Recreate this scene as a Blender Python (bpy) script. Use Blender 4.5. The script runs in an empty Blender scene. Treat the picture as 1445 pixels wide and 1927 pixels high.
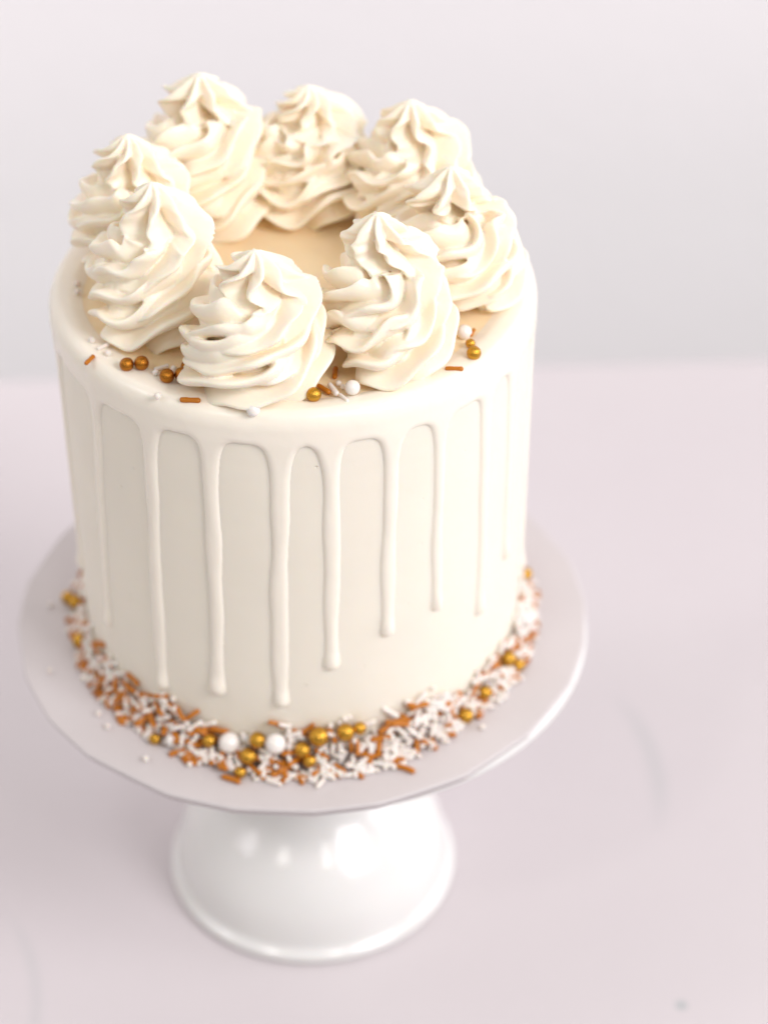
import bpy, bmesh, math, random
import numpy as np
from mathutils import Vector, Matrix, Euler

random.seed(7)
rng = np.random.default_rng(11)
R = math.radians
scene = bpy.context.scene
COL = scene.collection

# ------------------------------------------------------------------ camera
TABLE = 0.0                  # height of the table surface
BOARD = 0.12866              # top of the cake board
TOP = BOARD + 0.14111        # top of the cake
R_TOP = 0.0800               # cake radius at the top
R_BOT = 0.0790               # cake radius at the bottom

pitch, yaw, roll = 0.654445, 0.044155, -0.003591
cam_data = bpy.data.cameras.new("camera")
cam = bpy.data.objects.new("camera", cam_data)
COL.objects.link(cam)
scene.camera = cam
fwd = Vector((math.sin(yaw) * math.cos(pitch), math.cos(yaw) * math.cos(pitch), -math.sin(pitch)))
right = Vector((math.cos(yaw), -math.sin(yaw), 0))
up = right.cross(fwd)
r2 = right * math.cos(roll) + up * math.sin(roll)
u2 = up * math.cos(roll) - right * math.sin(roll)
m = Matrix((r2, u2, -fwd)).transposed().to_4x4()
m.translation = Vector((0, -0.66781, 0.41548 + TOP))
cam.matrix_world = m
cam_data.sensor_fit = 'VERTICAL'
cam_data.sensor_height = 36.0
cam_data.lens = 4466.85 * 36.0 / 1927.0
cam_data.clip_start = 0.02
cam_data.clip_end = 30
cam_data.dof.use_dof = True
cam_data.dof.focus_distance = 0.722
cam_data.dof.aperture_fstop = cam_data.lens / 16.0

# ------------------------------------------------------------------ world and lamps
world = bpy.data.worlds.new("World")
scene.world = world
world.use_nodes = True
wbg = world.node_tree.nodes["Background"]
wbg.inputs["Color"].default_value = (1.0, 0.98, 0.935, 1)
wbg.inputs["Strength"].default_value = 0.385


def area_lamp(name, loc, target, sx, sy, power, color):
    d = bpy.data.lights.new(name, 'AREA')
    d.shape = 'RECTANGLE'
    d.size, d.size_y = sx, sy
    d.energy = power
    d.color = color
    o = bpy.data.objects.new(name, d)
    COL.objects.link(o)
    o.location = loc
    o.rotation_euler = (Vector(target) - Vector(loc)).to_track_quat('-Z', 'Y').to_euler()
    return o


area_lamp("window_light", (1.45, -1.30, 1.75), (0, 0, 0.2), 1.0, 1.0, 43.0, (0.985, 0.965, 1.0))
area_lamp("side_light", (2.3, 0.1, 0.9), (0, 0, 0.2), 1.4, 1.0, 20.0, (0.985, 0.97, 1.0))

area_lamp("left_fill_light", (-1.25, -0.1, 1.2), (-0.45, 0.52, 0.05), 0.6, 0.6, 2.0, (1.0, 0.97, 1.0)).data.spread = R(65)  # unseen fill added on the left to brighten the wall
area_lamp("highlight_lamp", (-0.75, -1.0, 1.5), (0, 0, 0.1), 0.12, 0.12, 1.8, (1.0, 0.97, 0.92))  # small unseen lamp added for the left highlight on the foot
area_lamp("highlight_lamp", (0.35, -1.25, 1.6), (0, 0, 0.1), 0.12, 0.12, 1.8, (1.0, 0.97, 0.92))  # a second one added for the foot's right highlight

scene.view_settings.view_transform = 'Standard'
scene.view_settings.look = 'None'
scene.view_settings.exposure = 0.07
scene.view_settings.gamma = 1.0
scene.cycles.use_denoising = True
scene.cycles.max_bounces = 16
scene.cycles.diffuse_bounces = 10
scene.cycles.glossy_bounces = 6


# ------------------------------------------------------------------ materials
def new_mat(name):
    mt = bpy.data.materials.new(name)
    mt.use_nodes = True
    nt = mt.node_tree
    return mt, nt, nt.nodes["Principled BSDF"]


def mat(name, color, rough=0.5, sss=0.0, sss_radius=(1, .6, .35), sss_scale=0.003, metallic=0.0, coat=0.0,
        spec=0.5, bump=None, var=None, coat_rough=0.1, rough_var=None):
    """bump = list of (scale, distance, detail); var = (scale, amount)"""
    mt, nt, b = new_mat(name)
    b.inputs["Base Color"].default_value = (*color, 1)
    b.inputs["Roughness"].default_value = rough
    b.inputs["Metallic"].default_value = metallic
    b.inputs["Specular IOR Level"].default_value = spec
    b.inputs["Coat Weight"].default_value = coat
    b.inputs["Coat Roughness"].default_value = coat_rough
    if sss:
        b.inputs["Subsurface Weight"].default_value = sss
        b.inputs["Subsurface Radius"].default_value = sss_radius
        b.inputs["Subsurface Scale"].default_value = sss_scale
    tc = nt.nodes.new("ShaderNodeTexCoord")
    if var:
        n = nt.nodes.new("ShaderNodeTexNoise")
        n.inputs["Scale"].default_value = var[0]
        n.inputs["Detail"].default_value = 5
        nt.links.new(tc.outputs["Object"], n.inputs["Vector"])
        mr = nt.nodes.new("ShaderNodeMapRange")
        mr.inputs[1].default_value = 0.3
        mr.inputs[2].default_value = 0.7
        mr.inputs[3].default_value = 1 - var[1]
        mr.inputs[4].default_value = 1 + var[1] * 0.3
        nt.links.new(n.outputs["Fac"], mr.inputs[0])
        mx = nt.nodes.new("ShaderNodeMix")
        mx.data_type = 'RGBA'
        mx.blend_type = 'MULTIPLY'
        mx.inputs[0].default_value = 1
        mx.inputs[6].default_value = (*color, 1)
        nt.links.new(mr.outputs[0], mx.inputs[7])
        nt.links.new(mx.outputs[2], b.inputs["Base Color"])
    if rough_var:
        n = nt.nodes.new("ShaderNodeTexNoise")
        n.inputs["Scale"].default_value = rough_var[0]
        nt.links.new(tc.outputs["Object"], n.inputs["Vector"])
        mr = nt.nodes.new("ShaderNodeMapRange")
        mr.inputs[1].default_value = 0.3
        mr.inputs[2].default_value = 0.7
        mr.inputs[3].default_value = rough - rough_var[1]
        mr.inputs[4].default_value = rough + rough_var[1]
        nt.links.new(n.outputs["Fac"], mr.inputs[0])
        nt.links.new(mr.outputs[0], b.inputs["Roughness"])
    prev = None
    for sc, dist, det in (bump or []):
        n = nt.nodes.new("ShaderNodeTexNoise")
        n.inputs["Scale"].default_value = sc
        n.inputs["Detail"].default_value = det
        nt.links.new(tc.outputs["Object"], n.inputs["Vector"])
        bp = nt.nodes.new("ShaderNodeBump")
        bp.inputs["Strength"].default_value = 1.0
        bp.inputs["Distance"].default_value = dist
        nt.links.new(n.outputs["Fac"], bp.inputs["Height"])
        if prev:
            nt.links.new(prev.outputs[0], bp.inputs["Normal"])
        prev = bp
    if prev:
        nt.links.new(prev.outputs[0], b.inputs["Normal"])
    return mt


M = {}
M['swirl'] = mat("piped_buttercream", (0.955, 0.87, 0.73), 0.33, sss=0.4, sss_radius=(1, .5, .2), sss_scale=0.0022,
                 spec=0.42, bump=[(260, 0.00012, 3), (1500, 0.00001, 2)])
M['coat'] = mat("smooth_buttercream", (0.86, 0.805, 0.695), 0.5, sss=0.25, sss_radius=(1, .7, .4), sss_scale=0.003,
                spec=0.35, bump=[(28, 0.0006, 3), (420, 0.00003, 4)], var=(30, 0.03))
M['glaze'] = mat("cream_drip_glaze", (0.91, 0.845, 0.735), 0.27, sss=0.12, sss_radius=(1, .62, .32), sss_scale=0.003,
                 spec=0.5, bump=[(90, 0.0004, 2), (700, 0.00002, 2)])
M['top'] = mat("glow_warmed_top_icing", (0.91, 0.745, 0.50), 0.32, sss=0.4, sss_radius=(1, .6, .3), sss_scale=0.003, spec=0.45,
               bump=[(90, 0.0004, 2), (700, 0.00002, 2)])  # warmer than its own cream, to carry the bounced glow between the swirls
M['gold'] = mat("gold_pearl_coating", (0.60, 0.32, 0.045), 0.25, metallic=1.0, bump=[(900, 0.00005, 2)])
M['bronze'] = mat("bronze_pearl_coating", (0.46, 0.18, 0.025), 0.27, metallic=1.0, bump=[(900, 0.00005, 2)])
M['pearl'] = mat("white_pearl_coating", (0.86, 0.81, 0.77), 0.22, sss=0.3, sss_scale=0.001, coat=0.6, coat_rough=0.15)
M['rod_white'] = mat("white_sugar", (0.82, 0.755, 0.70), 0.45, sss=0.4, sss_scale=0.001)
M['rod_orange'] = mat("orange_brown_sugar", (0.56, 0.185, 0.012), 0.36, spec=0.35, sss=0.15, sss_scale=0.0008, var=(150, 0.35))
M['board'] = mat("white_board_paper", (0.60, 0.555, 0.555), 0.42, spec=0.4, bump=[(35, 0.0008, 3), (600, 0.00003, 3)],
                 var=(18, 0.03))
M['ceramic'] = mat("white_glazed_ceramic", (0.76, 0.75, 0.73), 0.17, sss=0.1, sss_scale=0.002, spec=0.5, coat=0.0,
                   coat_rough=0.05, bump=[(22, 0.0008, 2)])
M['wall'] = mat("white_wall_board", (0.84, 0.815, 0.83), 0.65, spec=0.2, var=(2.5, 0.02), bump=[(60, 0.0004, 4)])


def table_material():
    mt, nt, b = new_mat("white_laminate")
    N, Lk = nt.nodes, nt.links
    tc = N.new("ShaderNodeTexCoord")
    geo = N.new("ShaderNodeNewGeometry")
    b.inputs["Roughness"].default_value = 0.33
    b.inputs["Specular IOR Level"].default_value = 0.4
    n = N.new("ShaderNodeTexNoise")
    n.inputs["Scale"].default_value = 7
    n.inputs["Detail"].default_value = 5
    Lk.new(tc.outputs["Object"], n.inputs["Vector"])
    cr = N.new("ShaderNodeValToRGB")
    cr.color_ramp.elements[0].position = 0.35
    cr.color_ramp.elements[0].color = (0.615, 0.565, 0.578, 1)
    cr.color_ramp.elements[1].position = 0.68
    cr.color_ramp.elements[1].color = (0.63, 0.583, 0.592, 1)
    Lk.new(n.outputs["Fac"], cr.inputs[0])

    def mth(op, a, c=None, clamp=False):
        q = N.new("ShaderNodeMath")
        q.operation = op
        q.use_clamp = clamp
        for i, v in enumerate((a, c)):
            if v is None:
                continue
            if isinstance(v, (int, float)):
                q.inputs[i].default_value = v
            else:
                Lk.new(v, q.inputs[i])
        return q.outputs[0]

    def dist(p):
        q = N.new("ShaderNodeVectorMath")
        q.operation = 'DISTANCE'
        Lk.new(tc.outputs["Object"], q.inputs[0])
        q.inputs[1].default_value = p
        return q.outputs["Value"]

    def ring(center, rad, width, mid, reach):       # a worn arc: circle band limited to a neighbourhood
        d = mth('ABSOLUTE', mth('SUBTRACT', dist(center), rad))
        band = mth('SUBTRACT', 1.0, mth('DIVIDE', d, width), True)
        near = mth('SUBTRACT', 1.0, mth('DIVIDE', dist(mid), reach), True)
        return mth('MULTIPLY', band, mth('MULTIPLY', near, 1.6, True))
    # a small grey spot, a curved rub mark on the right and a fainter one on the left
    spot = mth('SUBTRACT', 1.0, mth('DIVIDE', dist((0.136, -0.083, 0)), 0.0032), True)
    spot = mth('MULTIPLY', spot, 1.0, True)
    arc1 = ring((0.024, 0.040, 0), 0.120, 0.006, (0.144, 0.050, 0), 0.045)
    arc2 = ring((-0.20, -0.075, 0), 0.096, 0.004, (-0.104, -0.065, 0), 0.05)
    msk = mth('MAXIMUM', mth('MULTIPLY', spot, 1.0), mth('MAXIMUM', mth('MULTIPLY', arc1, 0.26), mth('MULTIPLY', arc2, 0.2)))
    mx = N.new("ShaderNodeMix")
    mx.data_type = 'RGBA'
    Lk.new(msk, mx.inputs[0])
    Lk.new(cr.outputs[0], mx.inputs[6])
    mx.inputs[7].default_value = (0.36, 0.40, 0.40, 1)
    Lk.new(mx.outputs[2], b.inputs["Base Color"])
    bn = N.new("ShaderNodeTexNoise")
    bn.inputs["Scale"].default_value = 500
    bn.inputs["Detail"].default_value = 3
    Lk.new(tc.outputs["Object"], bn.inputs["Vector"])
    bp = N.new("ShaderNodeBump")
    bp.inputs["Distance"].default_value = 0.00004
    Lk.new(bn.outputs["Fac"], bp.inputs["Height"])
    Lk.new(bp.outputs[0], b.inputs["Normal"])
    return mt


M['table'] = table_material()


def scraped(mt):
    '''faint scraper lines round the wall and tiny air holes in the buttercream'''
    nt = mt.node_tree
    N, Lk = nt.nodes, nt.links
    b = N["Principled BSDF"]
    prev = b.inputs["Normal"].links[0].from_node
    tc = N.new("ShaderNodeTexCoord")
    mp = N.new("ShaderNodeMapping")
    mp.inputs["Scale"].default_value = (6, 6, 420)
    Lk.new(tc.outputs["Object"], mp.inputs["Vector"])
    n = N.new("ShaderNodeTexNoise")
    n.inputs["Scale"].default_value = 1.0
    n.inputs["Detail"].default_value = 4
    Lk.new(mp.outputs[0], n.inputs["Vector"])
    bp = N.new("ShaderNodeBump")
    bp.inputs["Distance"].default_value = 0.00009
    Lk.new(n.outputs["Fac"], bp.inputs["Height"])
    Lk.new(prev.outputs[0], bp.inputs["Normal"])
    v = N.new("ShaderNodeTexVoronoi")
    v.inputs["Scale"].default_value = 210
    Lk.new(tc.outputs["Object"], v.inputs["Vector"])
    mr = N.new("ShaderNodeMapRange")
    mr.inputs[1].default_value = 0.03
    mr.inputs[2].default_value = 0.11
    Lk.new(v.outputs["Distance"], mr.inputs[0])
    # keep only some of the cells as holes
    wn = N.new("ShaderNodeSeparateColor")
    Lk.new(v.outputs["Color"], wn.inputs[0])
    gt = N.new("ShaderNodeMath")
    gt.operation = 'GREATER_THAN'
    gt.inputs[1].default_value = 0.12
    Lk.new(wn.outputs[0], gt.inputs[0])
    mxm = N.new("ShaderNodeMath")
    mxm.operation = 'MAXIMUM'
    Lk.new(gt.outputs[0], mxm.inputs[0])
    Lk.new(mr.outputs[0], mxm.inputs[1])
    b2 = N.new("ShaderNodeBump")
    b2.inputs["Distance"].default_value = 0.0003
    Lk.new(mxm.outputs[0], b2.inputs["Height"])
    Lk.new(bp.outputs[0], b2.inputs["Normal"])
    Lk.new(b2.outputs[0], b.inputs["Normal"])


scraped(M['coat'])


# ------------------------------------------------------------------ helpers
def link_mesh(name, me, mt=None, parent=None, loc=None, smooth=True):
    if mt:
        me.materials.append(mt)
    if smooth:
        me.shade_smooth()
    o = bpy.data.objects.new(name, me)
    COL.objects.link(o)
    if parent:
        o.parent = parent
    if loc:
        o.location = loc
    return o


def tag(o, label=None, cat=None, group=None, kind=None):
    for k, v in (("label", label), ("category", cat), ("group", group), ("kind", kind)):
        if v:
            o[k] = v
    return o


def empty(name, loc=(0, 0, 0)):
    o = bpy.data.objects.new(name, None)
    o.empty_display_size = 0.02
    o.location = loc
    COL.objects.link(o)
    return o


def grid_mesh(name, P, close_u=False, close_v=False, flip=False):
    """P: array (nu, nv, 3) -> quads mesh"""
    nu, nv = P.shape[:2]
    iu = np.arange(nu if close_u else nu - 1)
    iv = np.arange(nv if close_v else nv - 1)
    A, B = np.meshgrid(iu, iv, indexing='ij')
    A2, B2 = (A + 1) % nu, (B + 1) % nv
    q = np.stack([A * nv + B, A2 * nv + B, A2 * nv + B2, A * nv + B2], -1).reshape(-1, 4)
    if flip:
        q = q[:, ::-1]
    me = bpy.data.meshes.new(name)
    me.from_pydata(P.reshape(-1, 3).tolist(), [], q.tolist())
    me.update()
    return me


def lathe(name, prof, seg=160, rfun=None):
    """prof: list of (r, z); closed at the axis when r = 0"""
    bm = bmesh.new()
    rings = []
    for r, z in prof:
        if r <= 1e-6:
            rings.append([bm.verts.new((0, 0, z))])
        else:
            ring = []
            for k in range(seg):
                a = 2 * math.pi * k / seg
                rr = r * (rfun(a, r, z) if rfun else 1)
                ring.append(bm.verts.new((rr * math.cos(a), rr * math.sin(a), z)))
            rings.append(ring)
    for i in range(len(rings) - 1):
        a, b = rings[i], rings[i + 1]
        for k in range(seg):
            k2 = (k + 1) % seg
            if len(a) == 1 and len(b) == 1:
                continue
            if len(a) == 1:
                bm.faces.new((a[0], b[k2], b[k]))
            elif len(b) == 1:
                bm.faces.new((a[k], a[k2], b[0]))
            else:
                bm.faces.new((a[k], a[k2], b[k2], b[k]))
    bmesh.ops.recalc_face_normals(bm, faces=bm.faces)
    me = bpy.data.meshes.new(name)
    bm.to_mesh(me)
    bm.free()
    return me


def arc_pts(cr, cz, rad, a0, a1, n):
    return [(cr + rad * math.cos(R(a0 + (a1 - a0) * i / n)), cz + rad * math.sin(R(a0 + (a1 - a0) * i / n)))
            for i in range(n + 1)]


# ------------------------------------------------------------------ the surface and the background
def box_mesh(name, x0, x1, y0, y1, z0, z1, bev=0.002):
    bm = bmesh.new()
    bmesh.ops.create_cube(bm, size=1)
    for v in bm.verts:
        v.co = Vector(((x0 + x1) / 2 + v.co.x * (x1 - x0), (y0 + y1) / 2 + v.co.y * (y1 - y0),
                       (z0 + z1) / 2 + v.co.z * (z1 - z0)))
    bmesh.ops.bevel(bm, geom=list(bm.edges), offset=bev, segments=3, affect='EDGES', profile=0.5)
    me = bpy.data.meshes.new(name)
    bm.to_mesh(me)
    bm.free()
    return me


o = link_mesh("tabletop", box_mesh("tabletop", -1.3, 1.3, -1.2, 0.345, -0.03, 0.0), M['table'], smooth=False)
tag(o, kind='structure')
o = link_mesh("wall", box_mesh("wall", -3.2, 3.2, 0.52, 0.57, -1.6, 1.8), M['wall'], smooth=False)
tag(o, kind='structure')

# ------------------------------------------------------------------ cake stand
stand = empty("cake_stand", (0.0008, -0.0012, 0))
tag(stand, "glossy white ceramic pedestal cake stand under the cake board, standing on the pale table", "cake stand")
pb = BOARD - 0.0045                                    # top of the plate
foot = [(0, 0.006), (0.046, 0.004), (0.0515, 0.0005)] + arc_pts(0.0535, 0.0028, 0.0026, -90, 60, 8) + \
       [(0.0532, 0.0066), (0.0528, 0.0090), (0.0524, 0.0130), (0.0514, 0.0185), (0.0495, 0.0240), (0.0463, 0.0300), (0.0418, 0.0356),
        (0.0364, 0.0405), (0.0312, 0.0455), (0.0270, 0.0520), (0.0243, 0.0610), (0.0230, 0.0720), (0.0228, 0.0860), (0.0235, 0.0990), (0.0260, 0.1070),
        (0.0310, 0.1120), (0.0310, pb - 0.0085), (0, pb - 0.0085)]


def dense(prof, n=4):
    """Catmull-Rom refinement of a profile"""
    out = []
    for i in range(len(prof) - 1):
        p0 = prof[max(i - 1, 0)]
        p1, p2 = prof[i], prof[i + 1]
        p3 = prof[min(i + 2, len(prof) - 1)]
        for k in range(n):
            t = k / n
            out.append(tuple(0.5 * ((2 * p1[j]) + (-p0[j] + p2[j]) * t + (2 * p0[j] - 5 * p1[j] + 4 * p2[j] - p3[j]) * t * t
                                    + (-p0[j] + 3 * p1[j] - 3 * p2[j] + p3[j]) * t ** 3) for j in (0, 1)))
    out.append(prof[-1])
    return [(max(r, 0), z) for r, z in out]


link_mesh("foot", lathe("foot", foot[:2] + dense(foot[2:-2], 3) + foot[-2:]), M['ceramic'], stand)
plate = [(0, pb), (0.090, pb), (0.0925, pb + 0.0002)] + arc_pts(0.0934, pb - 0.0030, 0.0030, 85, -60, 10) + \
        [(0.088, pb - 0.0078), (0.056, pb - 0.0120), (0, pb - 0.0122)]
link_mesh("plate", lathe("plate", plate, 200), M['ceramic'], stand, (0.0066, 0.0020, 0))

# ------------------------------------------------------------------ cake board (slightly faceted, creased paper edge)
kinks = [0, 14, 33, 47, 66, 82, 101, 118, 131, 150, 168, 181, 197, 211, 224, 243, 256, 271, 283, 301, 318, 335, 347]


def board_r(a, r, z):
    d = math.degrees(a) % 360
    ks = kinks + [360]
    for i in range(len(ks) - 1):
        if ks[i] <= d <= ks[i + 1]:
            half = R((ks[i + 1] - ks[i]) / 2)
            off = a - R((ks[i] + ks[i + 1]) / 2)
            off = (off + math.pi) % (2 * math.pi) - math.pi
            f = math.cos(half) / math.cos(off)
            f = 1 + (f - 1) * 0.75
            w = 0.0018 * math.sin(3 * a + 1.1) + 0.0015 * math.sin(5 * a + 0.4) + 0.001 * math.sin(9 * a)
            k = min(1, max(0, (r - 0.085) / 0.015))
            return 1 + (f - 1 + w) * k
    return 1


bprof = [(0, BOARD), (0.080, BOARD), (0.096, BOARD), (0.1020, BOARD - 0.0001)] + arc_pts(0.1028, BOARD - 0.0009, 0.0008, 85, -50, 5) + \
        [(0.1022, BOARD - 0.0038), (0.099, BOARD - 0.00385), (0, BOARD - 0.00385)]
o = link_mesh("cake_board", lathe("cake_board", bprof, 360, board_r), M['board'], loc=(-0.0006, -0.0008, 0))
tag(o, "round matt white cake board with creased edge, lying on the ceramic stand under the cake", "cake board")

# ------------------------------------------------------------------ cake
cake = empty("drip_cake", (0, 0, BOARD))
tag(cake, "tall white buttercream drip cake topped by a ring of piped swirls, on a white board", "cake")
HC = TOP - BOARD
TG = 0.0012     # the coat stops this far below the glaze's top


def wall_r(z):
    """radius of the buttercream wall at height z above the board"""
    return R_BOT + (R_TOP - R_BOT) * z / HC - 0.0010


RND = 0.0034
prof = [(0, 0.0004)] + [(wall_r(0) - 0.001, 0.0004), (wall_r(0), 0.0014)]
nz = 60
for i in range(1, nz + 1):
    z = 0.0014 + (HC - TG - RND - 0.0014) * i / nz
    prof.append((wall_r(z), z))
zc = HC - TG - RND
rc = wall_r(zc) - RND
prof += arc_pts(rc, zc, RND, 0, 90, 8)[1:]
prof += [(0.05, HC - TG), (0.02, HC - TG), (0, HC - TG)]


def coat_r(a, r, z):
    # hand-scraped: faint dents and bulges
    return 1 + (0.0022 * math.sin(2 * a + 7 * z) + 0.0011 * math.sin(5 * a + 31 * z + 1) + 0.0006 * math.sin(11 * a - 60 * z)) * (1 if r > 0.06 else 0)


link_mesh("buttercream_coat", lathe("buttercream_coat", prof, 240, coat_r), M['coat'], cake)

# --- glaze: top sheet with a rolled rim, and the drips, all cut from one thickness field
DRIPS = [  # azimuth top, azimuth bottom (degrees), z of the tip below the top (m), half width (m)
    (-166, -166.5, 0.104, 0.0019), (-143.5, -148.1, 0.1105, 0.0020), (-125.9, -128.3, 0.1225, 0.0025),
    (-110.0, -112.0, 0.1165, 0.0026), (-94.3, -96.3, 0.1185, 0.0029), (-82.9, -83.5, 0.1025, 0.0027),
    (-68.6, -69.6, 0.0925, 0.0026), (-56.0, -55.7, 0.0895, 0.0022), (-40.6, -40.3, 0.1035, 0.0024),
    (-29.0, -28.4, 0.0905, 0.0021), (-12.0, -12.5, 0.112, 0.0024), (4, 4.5, 0.083, 0.0023), (20, 19, 0.104, 0.0025),
    (36, 36.5, 0.098, 0.0023), (52, 52.5, 0.118, 0.0026), (69, 68, 0.088, 0.0022), (85, 86, 0.108, 0.0025),
    (101, 101, 0.096, 0.0024), (118, 117, 0.121, 0.0024), (135, 136, 0.091, 0.0022), (152, 151.5, 0.112, 0.0025),
    (170, 171, 0.099, 0.0023)]
R0 = wall_r(HC * 0.9)


def smin(a, b, k):
    h = np.clip(0.5 + 0.5 * (b - a) / k, 0, 1)
    return b * (1 - h) + a * h - k * h * (1 - h)


def noise1(x, seed, n=6, base=1):
    r_ = np.random.default_rng(seed)
    out = np.zeros_like(x)
    for i in range(n):
        f = base * (i + 1) + r_.integers(0, 3)
        out += np.sin(f * x + r_.uniform(0, 6.28)) / (i + 1)
    return out


def wrap(d):
    return (d + np.pi) % (2 * np.pi) - np.pi


def thick(phi, s):
    """signed thickness field; phi azimuth (rad), s distance below the cake's top"""
    edge = 0.0106 + 0.0011 * noise1(phi, 5, 6, 2) * 0.5
    d = s - edge                              # rim band, negative inside
    for (a0, a1, zt, w0) in DRIPS:
        t = np.clip((s - 0.011) / (zt - 0.011), 0, 1)
        pc = R(a0) + (R(a1) - R(a0)) * t + 0.0035 * np.sin(s * 62 + a0) + 0.0015 * np.sin(s * 170 + a0 * 2)
        u = wrap(phi - pc) * R0
        w = w0 * (1 - 0.12 * t + 0.06 * np.sin(s * 95 + a0 * 3) + 0.05 * np.sin(s * 210 + a0)) + 0.0036 * np.exp(-np.maximum(s - 0.0095, 0) / 0.0046)
        w = w + 0.00035 * np.exp(-((s - zt + 0.003) / 0.004) ** 2)
        body = np.abs(u) - w
        tip = np.sqrt(u ** 2 + np.maximum(s - (zt - w0), 0) ** 2) - w
        dd = np.where(s > zt - w0, tip, body)
        d = smin(d, dd, 0.0030)
    rho = 0.0026
    x = np.clip(1 + d / rho, 0, 1)
    h = np.sqrt(np.clip(1 - x ** 2, 0, 1))
    T = 0.00125 + 0.00015 * np.exp(-((s - 0.010) / 0.004) ** 2)
    for (a0, a1, zt, w0) in DRIPS:               # a fuller bead at the end of each drip
        u = wrap(phi - R(a1)) * R0
        T = T + 0.0009 * np.exp(-(u / 0.004) ** 2 - ((s - zt + 0.0035) / 0.004) ** 2)
    return np.where(d < 0, T * h, -0.0006 * np.clip(d / 0.001, 0, 1)), d


SEAM = 0.0195


def on_wall(phi, s, h):
    """point at arc distance s below the top, thickness h over the coat"""
    zt = HC - s
    wr = wall_r(np.minimum(zt, HC - TG - RND))
    # the same dents as the coat
    de = 0.0022 * np.sin(2 * phi + 7 * zt) + 0.0011 * np.sin(5 * phi + 31 * zt + 1) + 0.0006 * np.sin(11 * phi - 60 * zt)
    wr = wr * (1 + de)
    r = wr + h
    return np.stack([r * np.cos(phi), r * np.sin(phi), zt], -1)


glaze = None
# rim + top
NPH = 1500
phis = np.linspace(-np.pi, np.pi, NPH, endpoint=False)
ss = np.linspace(0.0050, SEAM, 44)
P_, S_ = np.meshgrid(phis, ss, indexing='ij')
h_, d_ = thick(P_, S_)
side = on_wall(P_, S_, h_)
# rounded shoulder from the side to the top: elliptical arc, then the flat top with a soft raised ring
r_side = np.linalg.norm(side[:, 0, :2], axis=1)
z_side = side[:, 0, 2]
sh = []
nsh = 12
puddle = 0.0009 * (1 + 0.35 * noise1(phis, 21, 6, 2) * 0.5)
ring_w = 0.0105 + 0.0016 * noise1(phis, 33, 5, 2) * 0.5
ztop = HC + 0.0003
for i in range(1, nsh + 1):
    a = math.pi / 2 * i / nsh
    rr = r_side - 0.0045 * (1 - math.cos(a))
    zz = z_side + (ztop + puddle - z_side) * math.sin(a)
    sh.append(np.stack([rr * np.cos(phis), rr * np.sin(phis), zz], -1))
inner = []
r_in0 = r_side - 0.0045
for i in range(1, 22):
    dr = ring_w * 0.1 * i if i < 14 else ring_w * 1.3 + (i - 13) * 0.004
    rr = r_in0 - dr
    fall = 1 / (1 + np.exp((dr - ring_w * 0.55) / 0.0011))
    zz = HC - 0.0003 + (puddle + 0.0006) * fall + 0.00025 * np.sin(3 * phis + dr * 300) * (1 - fall)
    inner.append(np.stack([rr * np.cos(phis), rr * np.sin(phis), zz], -1))
cols = [side[:, j, :] for j in range(side.shape[1] - 1, -1, -1)] + sh + inner
G = np.stack(cols, 1)
nrow = G.shape[1]
nside = side.shape[1]
Hrow = np.full((NPH, nrow), 1.0)
Hrow[:, :nside] = h_[:, ::-1]
nu, nv = NPH, nrow
verts = G.reshape(-1, 3).tolist()
A, B = np.meshgrid(np.arange(nu), np.arange(nv - 1), indexing='ij')
A2 = (A + 1) % nu
q = np.stack([A * nv + B, A2 * nv + B, A2 * nv + B + 1, A * nv + B + 1], -1).reshape(-1, 4)
hv = Hrow.reshape(-1)
keep = hv[q].max(1) > -0.00055
colq = np.repeat(np.arange(nv - 1)[None, :], nu, 0).reshape(-1)
CUT = nside + nsh + 6                       # inside this row the top icing: warm cream plus painted-in glow
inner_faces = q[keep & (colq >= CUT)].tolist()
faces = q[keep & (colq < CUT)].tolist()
c_i = len(verts)
verts.append([0, 0, HC - 0.0003])
for k in range(nu):
    inner_faces.append([k * nv + nv - 1, ((k + 1) % nu) * nv + nv - 1, c_i])
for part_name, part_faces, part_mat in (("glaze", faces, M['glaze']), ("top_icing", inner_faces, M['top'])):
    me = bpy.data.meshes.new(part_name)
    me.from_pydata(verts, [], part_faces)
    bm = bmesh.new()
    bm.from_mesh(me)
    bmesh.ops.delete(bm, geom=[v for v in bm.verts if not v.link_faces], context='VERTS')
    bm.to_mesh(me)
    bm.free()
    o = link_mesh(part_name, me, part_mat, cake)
    if part_name == "glaze":
        glaze = o

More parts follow.
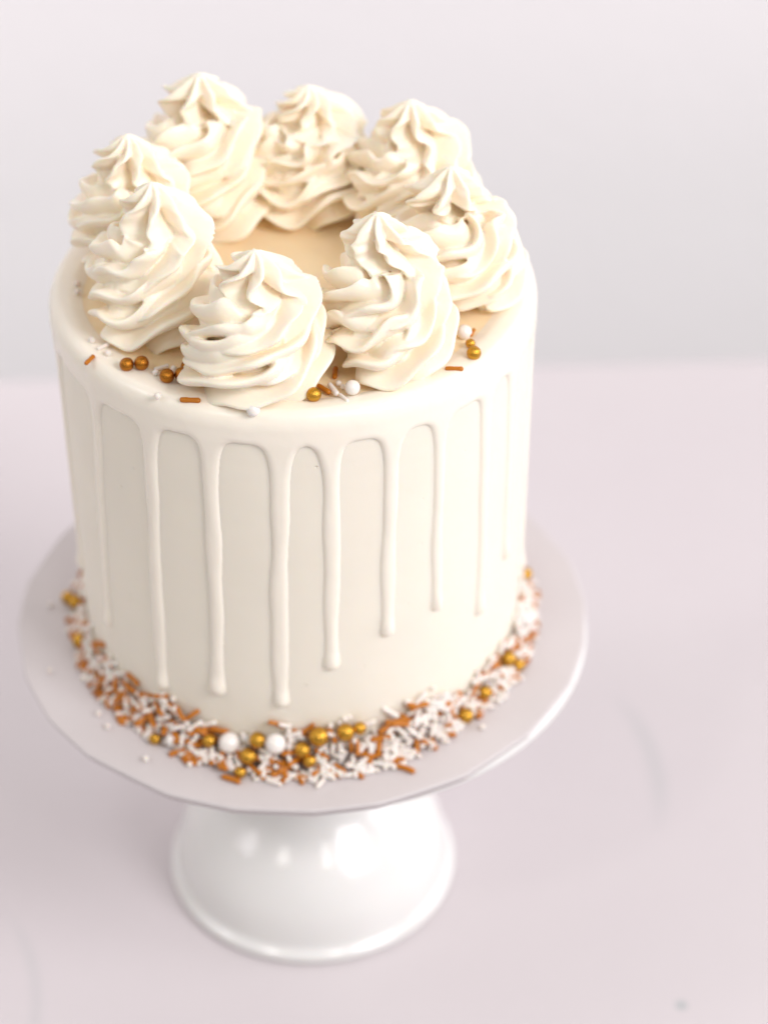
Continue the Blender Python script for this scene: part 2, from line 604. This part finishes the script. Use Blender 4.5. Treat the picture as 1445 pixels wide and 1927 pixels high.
# drips: children of the glaze, meeting the rim on the same grid rows
dphi = 2 * np.pi / NPH
for (a0, a1, zt, w0) in DRIPS:
    lo, hi = min(a0, a1), max(a0, a1)
    i0 = math.floor((R(lo) - 0.0105 / R0 + np.pi) / dphi)
    i1 = math.ceil((R(hi) + 0.0105 / R0 + np.pi) / dphi)
    ph = -np.pi + dphi * np.arange(i0, i1 + 1)
    sv = np.concatenate([np.linspace(SEAM, zt - 0.006, 90), np.linspace(zt - 0.006, zt + 0.0035, 30)[1:]])
    Pg, Sg = np.meshgrid(ph, sv, indexing='ij')
    hg, dg = thick(Pg, Sg)
    t = np.clip((Sg - 0.012) / (zt - 0.012), 0, 1)
    pc = R(a0) + (R(a1) - R(a0)) * t
    hg = np.where(np.abs(wrap(Pg - pc)) * R0 < 0.0072, hg, -0.001)
    X = on_wall(Pg, Sg, hg)
    nu_, nv_ = X.shape[:2]
    A, B = np.meshgrid(np.arange(nu_ - 1), np.arange(nv_ - 1), indexing='ij')
    q = np.stack([A * nv_ + B, A * nv_ + B + 1, (A + 1) * nv_ + B + 1, (A + 1) * nv_ + B], -1).reshape(-1, 4)
    keep = hg.reshape(-1)[q].max(1) > -0.00055
    me = bpy.data.meshes.new("drip")
    me.from_pydata(X.reshape(-1, 3).tolist(), [], q[keep].tolist())
    bm = bmesh.new()
    bm.from_mesh(me)
    bmesh.ops.delete(bm, geom=[v for v in bm.verts if not v.link_faces], context='VERTS')
    bm.normal_update()
    f0 = max(bm.faces, key=lambda f: f.calc_area())
    cpt = f0.calc_center_median()
    if f0.normal.dot(Vector((cpt.x, cpt.y, 0))) < 0:
        bmesh.ops.reverse_faces(bm, faces=bm.faces)
    bm.to_mesh(me)
    bm.free()
    link_mesh("drip", me, M['glaze'], glaze)


# ------------------------------------------------------------------ piped swirls
def swirl_points(p, ns=420, na=168):
    """a star-section rope laid in a rising coil by a nozzle that does not turn, then pulled up to a peak"""
    u = np.linspace(0, 1, ns)
    turns = p['turns']
    th = R(p['start']) + 2 * np.pi * turns * u                     # the hand's circling
    hgt = p['h']
    Rr = p['rope']
    # coil centre radius and height
    uf = p.get('uf', 0.68)                                         # where the final pull begins
    coil = np.clip(u / uf, 0, 1)
    fin = np.clip((u - uf) / (1 - uf), 0, 1)
    rcoil = p['coil'] * (1 - p.get('shrink', 0.16) * coil ** 1.8) * (1 - np.clip(fin / 0.75, 0, 1) ** 1.2) ** 1.2
    rcoil = np.maximum(rcoil, 0) * (1 + p.get('flare', 0.15) * (1 - coil) ** 1.5)
    z0 = Rr * 0.62
    zc_ = p['rise'] * hgt
    z = z0 + (zc_ - z0) * coil ** 1.05 + (hgt - zc_) * (0.83 * np.sin(fin * np.pi / 2) ** 1.05 + 0.17 * fin ** 12)
    # rope radius: quick start, slight thinning, dome, pulled point
    start = 0.55 + 0.45 * np.clip(u / 0.035, 0, 1) ** 0.5
    dome = (1 - fin ** 3.2) ** 0.52 * (1 - 0.04 * fin) * (1 + p.get('bulge', 0.62) * np.exp(-((fin - 0.34) / 0.27) ** 2))
    rad = Rr * start * (1 - 0.14 * coil) * np.maximum(dome, 0.0) + 0.00018
    t0 = p.get('tilt', 8)
    tilt = R(t0) + R(90 - t0) * np.clip((u - uf * 0.94) / (0.26 * (1 - uf) + uf * 0.06), 0, 1) ** 1.1
    lean = p.get('lean', (0, 0))
    ex = p['ecc'] * np.sin(2 * th + p['ph'])
    cx = rcoil * (1 + ex) * np.cos(th) + lean[0] * (z / hgt) ** 2
    cy = rcoil * (1 + ex) * np.sin(th) + lean[1] * (z / hgt) ** 2
    z = z + 0.0009 * np.sin(3 * th + p['ph'] * 2) * (1 - fin)
    er = np.stack([np.cos(th), np.sin(th), 0 * th], -1)
    tt = np.stack([-np.sin(th), np.cos(th), 0 * th], -1)
    ez = np.array([0, 0, 1.0])
    e2 = -np.sin(tilt)[:, None] * tt + np.cos(tilt)[:, None] * ez
    al = np.linspace(0, 2 * np.pi, na, endpoint=False)
    n = p['teeth']
    r_ = np.random.default_rng(p['seed'])
    # ridge phase: fixed to the world (turns with th), with the stops and buckles of real piping
    wob = 0
    for k in range(4):
        f = r_.uniform(1.5, 6.5)
        wob = wob + p['wob'] * r_.uniform(0.5, 1.0) / (1 + k * 0.45) * np.sin(f * th + r_.uniform(0, 6.28))
    wob = wob * (1 - fin) ** 2
    k_t = p.get('twist', 1.0)
    phase = k_t * th + wob + p.get('curl', 0.5) * fin ** 1.2
    A_ = al[None, :]
    # per-tooth variety
    tooth = np.round((A_ - phase[:, None]) * n / (2 * np.pi)).astype(int) % n
    amp = r_.uniform(0.70, 1.20, n)
    shf = r_.uniform(-0.10, 0.10, n)
    loc_ = (A_ - phase[:, None]) * n + shf[tooth] * 0
    c = 0.5 + 0.5 * np.cos(loc_)
    prof_ = c ** (p['sharp'] + (1.15 - p['sharp']) * np.clip(fin[:, None] * 2, 0, 1))
    # smooth amplitude variation along the rope and around it
    va = 1 + 0.12 * np.sin(A_ * 2 + 1.7 * th[:, None] + p['ph']) + 0.08 * np.sin(A_ - 2.3 * th[:, None])
    depth = p['depth'] * (1 + 0.22 * np.sin(np.pi * np.clip(fin, 0, 1))[:, None]) * va * (0.75 + 0.25 * amp[tooth] * (c ** 0.5) + 0.25 * (1 - c ** 0.5))
    rr = rad[:, None] * ((1 - depth) + depth * prof_)
    # ruffle: fins of the rope buckle in and out
    rr = rr * (1 + 0.04 * (1 - fin[:, None]) ** 3 * np.sin(7.5 * th[:, None] + 2 * A_ + p['ph']) * prof_)
    # fins lean over a little towards the outside bottom
    skew = p['skew'] * prof_ * (1 - 0.6 * fin[:, None])
    ang = A_ + skew
    ca, sa = np.cos(ang), np.sin(ang)
    # flattened rope (it sags under its own weight)
    sq = 1 - 0.13 * (1 - fin[:, None])
    P = np.stack([cx, cy, z], -1)[:, None, :] + (rr * ca)[..., None] * er[:, None, :] + (rr * sa * sq)[..., None] * e2[:, None, :]
    P[..., 2] = np.maximum(P[..., 2], -0.0006)
    return P


def make_swirl(x, y, p):
    P = swirl_points(p)
    ns, na = P.shape[:2]
    A, B = np.meshgrid(np.arange(ns - 1), np.arange(na), indexing='ij')
    B2 = (B + 1) % na
    q = np.stack([A * na + B, A * na + B2, (A + 1) * na + B2, (A + 1) * na + B], -1).reshape(-1, 4)
    verts = P.reshape(-1, 3).tolist()
    faces = q.tolist()
    c0 = len(verts)
    verts.append(P[0].mean(0).tolist())
    verts.append((P[-1].mean(0) + np.array([0, 0, 0.0004])).tolist())
    for b in range(na):
        b2 = (b + 1) % na
        faces.append([c0, b2, b])
        faces.append([c0 + 1, (ns - 1) * na + b, (ns - 1) * na + b2])
    me = bpy.data.meshes.new("buttercream_swirl")
    me.from_pydata(verts, [], faces)
    o = link_mesh("buttercream_swirl", me, M['swirl'], cake, (x, y, HC - 0.0004))
    rm = o.modifiers.new("remesh", 'REMESH')
    rm.mode = 'VOXEL'
    rm.voxel_size = 0.00040
    rm.use_smooth_shade = True
    sm = o.modifiers.new("smooth", 'SMOOTH')
    sm.factor = 0.5
    sm.iterations = 2
    return o


base = dict(h=0.049, rope=0.0128, coil=0.0100, turns=3.1, start=200, rise=0.53, teeth=8, depth=0.60, sharp=0.95,
            skew=0.26, wob=0.24, ecc=0.04, ph=0.3, seed=1, tilt=12, bulge=0.34, uf=0.70, curl=0.6, twist=0.85)


def S(**k):
    d = dict(base)
    d.update(k)
    return d


SWIRLS = [
    (-0.0300, 0.0430, S(rope=0.0134, h=0.0550, start=262, seed=3, ph=1.0, lean=(0.001, -0.001), rise=0.60, curl=0.9, teeth=7)),
    (0.0065, 0.0500, S(rope=0.0134, h=0.0455, start=130, seed=9, ph=2.1, curl=0.4, turns=3.3, twist=0.6)),
    (0.0400, 0.0330, S(rope=0.0134, h=0.0480, start=200, seed=12, ph=3.3, curl=0.7)),
    (0.0520, -0.0110, S(h=0.0470, start=300, seed=17, ph=4.1, curl=1.0, lean=(-0.0015, 0.001), teeth=7)),
    (0.0275, -0.0445, S(h=0.0500, start=225, seed=41, ph=4.6, curl=0.8, wob=0.15, teeth=7, lean=(-0.0015, 0.002), twist=1.0)),
    (-0.0125, -0.0555, S(h=0.0440, start=160, seed=29, ph=0.7, lean=(0.001, 0.003), curl=1.1, wob=0.26, bulge=0.40, twist=0.65, teeth=7, turns=3.3)),
    (-0.0440, -0.0225, S(h=0.0500, start=185, seed=31, ph=1.9, rope=0.0124, coil=0.0094, uf=0.70, lean=(0.001, 0.002), wob=0.18, bulge=0.45, teeth=7, twist=0.7)),
    (-0.0520, 0.0125, S(h=0.0490, start=240, seed=37, ph=2.8, rope=0.0120, coil=0.0092, curl=0.5, bulge=0.45, twist=0.7)),
]
for x, y, p in SWIRLS:
    make_swirl(x, y, p)


# ------------------------------------------------------------------ sugar decorations
def sphere_mesh(name, seg=16, rings=10, bumpy=0.0, seed=0):
    bm = bmesh.new()
    bmesh.ops.create_uvsphere(bm, u_segments=seg, v_segments=rings, radius=0.5)
    r_ = random.Random(seed)
    a, b, c = (r_.uniform(0, 6) for _ in range(3))
    for v in bm.verts:
        v.co *= 1 + bumpy * (math.sin(v.co.x * 7 + a) + math.sin(v.co.y * 8 + b) + math.sin(v.co.z * 6 + c))
    me = bpy.data.meshes.new(name)
    bm.to_mesh(me)
    bm.free()
    me.shade_smooth()
    return me


def rod_mesh(name, bend=0.0, seed=0):
    """unit rod: length 1 along x, diameter 0.27, domed ends, slightly bent"""
    r_ = random.Random(seed)
    rad = 0.135
    st = [(-0.5, 0.0), (-0.487, 0.55), (-0.45, 0.88), (-0.40, 1.0), (-0.2, 1.0), (0, 1.0), (0.2, 1.0), (0.40, 1.0), (0.45, 0.86),
          (0.487, 0.5), (0.5, 0.0)]
    bm = bmesh.new()
    rings = []
    for x, f in st:
        if f == 0:
            rings.append([bm.verts.new((x, bend * (x * x - .1), 0))])
            continue
        w = rad * f * (1 + r_.uniform(-0.07, 0.07))
        rings.append([bm.verts.new((x, bend * (x * x - .1) + w * math.cos(2 * math.pi * k / 9), w * math.sin(2 * math.pi * k / 9)))
                      for k in range(9)])
    for i in range(len(rings) - 1):
        a, b = rings[i], rings[i + 1]
        for k in range(9):
            k2 = (k + 1) % 9
            if len(a) == 1:
                bm.faces.new((a[0], b[k2], b[k]))
            elif len(b) == 1:
                bm.faces.new((a[k], a[k2], b[0]))
            else:
                bm.faces.new((a[k], a[k2], b[k2], b[k]))
    bmesh.ops.recalc_face_normals(bm, faces=bm.faces)
    me = bpy.data.meshes.new(name)
    bm.to_mesh(me)
    bm.free()
    me.shade_smooth()
    return me


def with_mat(me, mt):
    me.materials.append(mt)
    return me


ROD_W = [with_mat(rod_mesh("white_sprinkle", b, i), M['rod_white']) for i, b in enumerate((0.0, 0.12, 0.3, -0.2))]
ROD_O = [with_mat(rod_mesh("orange_sprinkle", b, i + 9), M['rod_orange']) for i, b in enumerate((0.0, 0.1, 0.45, -0.25))]
BEAD = [with_mat(sphere_mesh("sugar_bead", 12, 8, 0.012, i), M['rod_white']) for i in range(3)]
PEARL = [with_mat(sphere_mesh("white_pearl", 28, 18, 0.006, i), M['pearl']) for i in range(2)]
GOLD = [with_mat(sphere_mesh("gold_pearl", 28, 18, 0.006, i + 5), M['gold']) for i in range(2)]
BRONZE = [with_mat(sphere_mesh("bronze_pearl", 28, 18, 0.006, i + 8), M['bronze']) for i in range(2)]


def put(me, name, loc, size, rot=(0, 0, 0)):
    o = bpy.data.objects.new(name, me)
    o.location = loc
    o.rotation_euler = rot
    o.scale = (size, size, size)
    COL.objects.link(o)
    return o


TZ = TOP - 0.0003
# pearls, beads and rods lying on the top of the cake
top_items = [
    ('bronze', -52.6, -50.9, 4.5, "bronze pearl at the left end of the pearl row before the left front swirl"),
    ('bronze', -48.0, -50.5, 4.7, "bronze pearl touching the row's end pearl, just below the left front swirl"),
    ('bronze', -39.9, -58.0, 4.7, "bronze pearl nearest the cake's rim, left of the front swirl"),
    ('bronze', -35.4, -57.4, 4.6, "bronze pearl tucked half under the left edge of the front swirl"),
    ('bronze', -33.6, -52.0, 4.6, "dark shaded bronze pearl in the gap between front and left front swirls"),
    ('gold', 5.1, -70.4, 4.7, "bright gold pearl on the cake top right of the front swirl's foot"),
    ('gold', 55.6, -50.0, 4.6, "lone olive gold pearl near the right rim of the cake top"),
    ('bronze', 8.8, -37.4, 4.6, "dark bronze pearl deep in the gap between the two front swirls"),
    ('gold', 55.0, -43.6, 3.2, "small gold pearl half hidden beside the right swirl"),
    ('bead', -42.6, -67.1, 2.3, "tiny white bead alone on the front left rim of the cake"),
    ('bead', -43.6, -54.2, 2.1, "tiny white bead between the two pairs of bronze pearls"),
    ('bead', -38.1, -51.2, 2.2, "tiny white bead above the middle bronze pearls"),
    ('bead', -70.4, -6.0, 2.2, "tiny white bead at the far left of the cake top, lower of two"),
    ('bead', -70.8, -0.5, 2.0, "tiny white bead at the far left of the cake top, upper of two"),
    ('bead', -64.2, -35.2, 2.4, "tiny white bead on the left rim beside the left front swirl's foot"),
    ('bead', -58.8, -42.8, 2.4, "tiny white bead below the left front swirl, left of the bronze pearls"),
    ('pearl', 53.6, -36.9, 4.8, "white pearl wedged under the right swirl's edge"),
    ('bead', 12.9, -61.6, 1.9, "tiny white bead between the front swirls, upper of two"),
    ('bead', 14.2, -63.6, 1.9, "tiny white bead between the front swirls, lower of two"),
    ('pearl', 17.0, -67.3, 4.8, "white pearl on the cake top between the feet of the two front swirls"),
    ('pearl', -13.4, -77.2, 4.2, "white pearl at the very front edge under the front swirl"),
]
for kind, x, y, d, lab in top_items:
    d *= 0.001
    nm = {'bronze': 'bronze_pearl', 'gold': 'gold_pearl', 'bead': 'sugar_bead', 'pearl': 'white_pearl'}[kind]
    me = {'bronze': BRONZE, 'gold': GOLD, 'bead': BEAD, 'pearl': PEARL}[kind][0]
    rr = math.hypot(x, y)
    lift = 0.0008 if rr > 66 else 0
    o = put(me, nm, (x / 1000, y / 1000, TZ + d * 0.47 + lift), d, (random.random() * 6, random.random() * 6, 0))
    tag(o, lab, {'bead': 'sugar bead'}.get(kind, 'sugar pearl'), {'bead': 'tiny sugar beads on top of the cake'}.get(kind, 'sugar pearls on top of the cake'))
top_rods = [
    ('o', -64.4, -45.9, 5.3, 62, "orange sugar rod alone on the left rim of the cake top"),
    ('o', -32.6, -69.6, 6.5, -8, "orange sugar rod poking out under the front swirl's left foot"),
    ('o', 49.0, -56.6, 5.8, -6, "orange sugar rod poking out from the right front swirl's right foot"),
    ('o', 8.3, -64.8, 6.0, -50, "orange sugar rod behind the bright gold pearl between the front swirls"),
    ('o', 12.0, -56.0, 6.0, 85, "dark orange sugar rod upright in the gap between the front swirls"),
    ('o', 56.2, -36.5, 4.5, 70, "orange sugar rod beside the white pearl at the right swirl"),
    ('w', 11.2, -66.0, 6.5, -68, "white sugar rod between gold pearl and white pearl at the front"),
    ('w', 14.2, -70.8, 4.8, -60, "short white sugar rod nearest the front rim of the cake top"),
    ('w', -41.9, -50.4, 5.2, 25, "white sugar rod lying beside the second bronze pearl on the left"),
    ('w', -60.5, -38.5, 5.0, 40, "white sugar rod at the foot of the left front swirl"),
]
for k, x, y, L, az, lab in top_rods:
    me, nm = (ROD_O[0], 'orange_sprinkle') if k == 'o' else (ROD_W[0], 'white_sprinkle')
    L *= 0.001
    o = put(me, nm, (x / 1000, y / 1000, TZ + 0.0011 + (0.0006 if math.hypot(x, y) > 66 else 0)), L, (0, 0, R(az)))
    tag(o, lab, 'sugar rod', 'loose sugar rods on top of the cake')

# --- the border round the foot of the cake
RW = R_BOT - 0.0012          # the wall the border leans against


def heap_w(phi):
    return (0.0050 + 0.0060 * max(0, -math.sin(phi)) ** 3) * (1 + 0.13 * math.sin(4 * phi + 2) + 0.1 * math.sin(9 * phi))


def heap_h(r, phi):
    k = 1 + 0.18 * math.sin(5 * phi + 1.3) + 0.14 * math.sin(11 * phi + 0.4) + 0.1 * math.sin(17 * phi)
    w = heap_w(phi)
    return 0.0175 * k * max(0.0, 1 - (r - RW) / w)


border_pearls = [   # kind, x, y, diameter (mm), lift, label
    ('pearl', -26.4, -78.3, 7.2, "big white pearl at the front left of the border, left of the gold cluster"),
    ('pearl', -10.8, -82.6, 7.2, "big white pearl at the front of the border, between the two gold clusters"),
    ('gold', -16.8, -80.6, 5.8, "gold pearl highest of the cluster between the two big white pearls"),
    ('gold', -20.0, -83.4, 6.0, "gold pearl in the middle of the cluster between the big white pearls"),
    ('gold', -22.9, -87.0, 4.4, "small gold pearl lowest of the cluster by the left big white pearl"),
    ('gold', 3.8, -81.8, 7.0, "largest gold pearl at the front of the border, centre of the cake"),
    ('gold', -1.8, -84.0, 5.6, "gold pearl left of and touching the largest gold pearl"),
    ('gold', 12.8, -81.0, 6.2, "gold pearl right of the largest gold pearl, leaning on the cake wall"),
    ('gold', 17.6, -79.6, 4.6, "small gold pearl highest on the wall, right front of the border"),
    ('gold', 0.5, -86.0, 4.8, "small gold pearl below the largest gold pearl"),
    ('gold', 54.6, -63.4, 5.6, "gold pearl in the right front part of the border, amid white beads"),
    ('gold', 71.3, -39.5, 5.6, "gold pearl on the right side of the border, left of a touching pair"),
    ('gold', 75.0, -37.5, 5.0, "gold pearl on the right side of the border, outer of a touching pair"),
    ('gold', 61.8, -53.9, 5.0, "gold pearl on the right between the wall and orange rods"),
    ('gold', 81.0, 2.8, 5.4, "gold pearl farthest right in the border beside the cake wall"),
    ('gold', -82.6, 3.6, 5.6, "gold pearl at the far left of the border, inner of a pair"),
    ('gold', -86.0, 8.0, 5.0, "gold pearl at the far left of the border, outer of a pair"),
    ('gold', -79.8, -18.0, 6.2, "gold pearl on the left of the border above the orange rods"),
    ('gold', -52.0, -69.0, 4.2, "small gold pearl among white beads on the left front of the border"),
    ('gold', -33.2, -76.3, 4.8, "gold pearl beside orange rods left of the big white pearl"),
    ('pearl', 79.6, -17.0, 6.0, "white pearl on the right side of the border"),
    ('pearl', -46.0, -71.2, 4.8, "small white pearl on the left front of the border"),
]
occupied = []
for kind, x, y, d, lab in border_pearls:
    r = math.hypot(x, y) / 1000
    phi = math.atan2(y, x)
    d *= 0.001
    rmin = RW + d * 0.5
    r = max(r, rmin)
    z = BOARD + heap_h(r, phi) + d * 0.18
    z = max(z, BOARD + d * 0.5)
    nm, me = (('white_pearl', PEARL[0]) if kind == 'pearl' else ('gold_pearl', GOLD[0]))
    o = put(me, nm, (r * math.cos(phi), r * math.sin(phi), z), d, (random.random() * 6, random.random() * 6, 0))
    tag(o, lab, 'sugar pearl', 'sugar pearls in the border round the cake')
    occupied.append((o.location.copy(), d / 2))

cats = {'w': ("white_sprinkle", "white sugar rod in the sprinkle border heaped round the foot of the cake", "sugar rod",
              "white sugar rods in the border round the cake"),
        'o': ("orange_sprinkle", "orange brown sugar rod in the sprinkle border heaped round the foot of the cake", "sugar rod",
              "orange sugar rods in the border round the cake"),
        'b': ("sugar_bead", "tiny white sugar bead in the sprinkle border heaped round the foot of the cake", "sugar bead",
              "tiny white beads in the border round the cake")}
counts = {'w': 0, 'o': 0, 'b': 0}
rest = {'w': [], 'o': [], 'b': []}
LIMIT = {'w': 290, 'o': 290, 'b': 290}


def orange_density(phi):
    """patches where the orange rods gather"""
    d = math.degrees(phi)
    v = 0.30
    for c, w, a in ((-160, 14, .30), (-133, 12, .38), (-118, 9, .25), (-103, 8, .15), (-95, 6, .2), (-70, 5, .1), (-45, 10, .12), (-33, 8, .16),
                    (-58, 8, -.10), (-78, 7, -.14)):
        v += a * math.exp(-((d - c) / w) ** 2)
    return min(0.8, max(0.08, v))


pieces = []
NP_ = 2700
for i in range(NP_):
    phi = random.uniform(-math.pi, math.pi)
    q = random.random() ** 0.8
    r = RW + 0.0010 + heap_w(phi) * q * 0.96
    hh = heap_h(r, phi)
    lvl = random.random() ** 0.5
    z = BOARD + 0.0010 + hh * lvl
    u = random.random()
    if u < 0.30:
        k = 'b'
    else:
        k = 'o' if random.random() < orange_density(phi) * 0.74 else 'w'
    pieces.append((phi, r, z, hh - (z - BOARD), k))
# a few strays on the board
for (x, y, k, az) in ((-90.2, -30.6, 'b', 0), (-54.9, -77.6, 'b', 0), (-68.5, -60.8, 'b', 0), (-26.0, -88.8, 'o', -30), (-11.8, -91.0, 'w', 40),
                      (-16.2, -89.2, 'b', 0), (32.3, -86.4, 'o', 80), (4, -92.0, 'w', 25), (-40, -81, 'b', 0), (60, -67.5, 'b', 0), (-72, -54, 'b', 0),
                      (-92.5, 6, 'b', 0)):
    pieces.append((math.atan2(y, x), math.hypot(x, y) / 1000, BOARD + 0.0010, 0, k))
# largest in view first: those near the surface and on the camera's side
pieces.sort(key=lambda p: (0 if -math.pi * 0.995 < p[0] < 0.12 or p[0] > 3.0 else 1, p[3]))
placed_cells = {}
for phi, r, z, dep, k in pieces:
    pos = Vector((r * math.cos(phi), r * math.sin(phi), z))
    if any((pos - c).length < rad + 0.0010 for c, rad in occupied):
        continue
    if k == 'b':
        size = random.uniform(0.0017, 0.0022)
        rot = (0, 0, 0)
        me = random.choice(BEAD)
        z = max(z, BOARD + size / 2)
    else:
        size = random.uniform(0.0046, 0.0070) if k == 'w' else random.uniform(0.0050, 0.0078)
        az = random.uniform(0, math.pi)
        steep = random.gauss(0, R(20))
        # keep the rod out of the cake wall
        ext = abs(math.cos(az - phi)) * size / 2
        if r - ext < RW + 0.0008:
            az = phi + math.pi / 2 + random.gauss(0, 0.35)
            r = max(r, RW + 0.0014)
        if z - abs(math.sin(steep)) * size / 2 < BOARD + 0.0008:
            steep = 0 if z < BOARD + 0.0015 else steep * 0.3
        slope = -R(38) * math.cos(az - phi) if dep is not None and z > BOARD + 0.003 else 0
        rot = (random.uniform(0, 6.28), -(slope + steep), az)
        me = random.choice(ROD_W if k == 'w' else ROD_O)
    loc = (r * math.cos(phi), r * math.sin(phi), z)
    front = -math.pi * 0.995 < phi < 0.12 or phi > 3.0
    if counts[k] < LIMIT[k] and front:
        nm, lab, cat, grp = cats[k]
        dg_ = (math.degrees(phi) + 360) % 360
        sector = "far left" if dg_ < 205 else "left" if dg_ < 230 else "left front" if dg_ < 254 else "front" if dg_ < 284 \
            else "right front" if dg_ < 308 else "right" if dg_ < 338 else "far right"
        qq = (r - RW) / heap_w(phi)
        where = "against the cake wall" if qq < 0.3 else "along the middle of the heap" if qq < 0.75 else "at the outer edge" if qq < 1.15 \
            else "lying loose on the board"
        shape = {'b': "tiny white sugar bead", 'w': "straight white sugar rod" if me in (ROD_W[0], ROD_W[1]) else "bent white sugar rod",
                 'o': "straight orange sugar rod" if me in (ROD_O[0], ROD_O[1]) else "bent orange sugar rod"}[k]
        lab = "%s %s, %s part of the border" % (shape, where, sector)
        o = put(me, nm, loc, size, rot)
        tag(o, lab, cat, grp)
        counts[k] += 1
    else:
        rest[k].append((me, loc, size, rot))
stuff_info = {'w': ("white_sprinkles_heap", "white sugar rods lying deeper in the border and behind the cake", 'sugar rods'),
              'o': ("orange_sprinkles_heap", "orange sugar rods lying deeper in the border and behind the cake", 'sugar rods'),
              'b': ("sugar_beads_heap", "tiny white beads lying deeper in the border and behind the cake", 'sugar beads')}
for k, lst in rest.items():
    vs, fs, n0 = [], [], 0
    for me, loc, size, rot in lst:
        mtx = Matrix.LocRotScale(Vector(loc), Euler(rot), Vector((size,) * 3))
        co = np.empty(len(me.vertices) * 3)
        me.vertices.foreach_get("co", co)
        co = co.reshape(-1, 3) @ np.array(mtx.to_3x3()).T + np.array(loc)
        vs += co.tolist()
        fs += [[n0 + i for i in p.vertices] for p in me.polygons]
        n0 += len(co)
    me = bpy.data.meshes.new(stuff_info[k][0])
    me.from_pydata(vs, [], fs)
    o = link_mesh(stuff_info[k][0], me, M['rod_orange'] if k == 'o' else M['rod_white'])
    tag(o, stuff_info[k][1], stuff_info[k][2], kind='stuff')
print("border", counts, {k: len(v) for k, v in rest.items()})
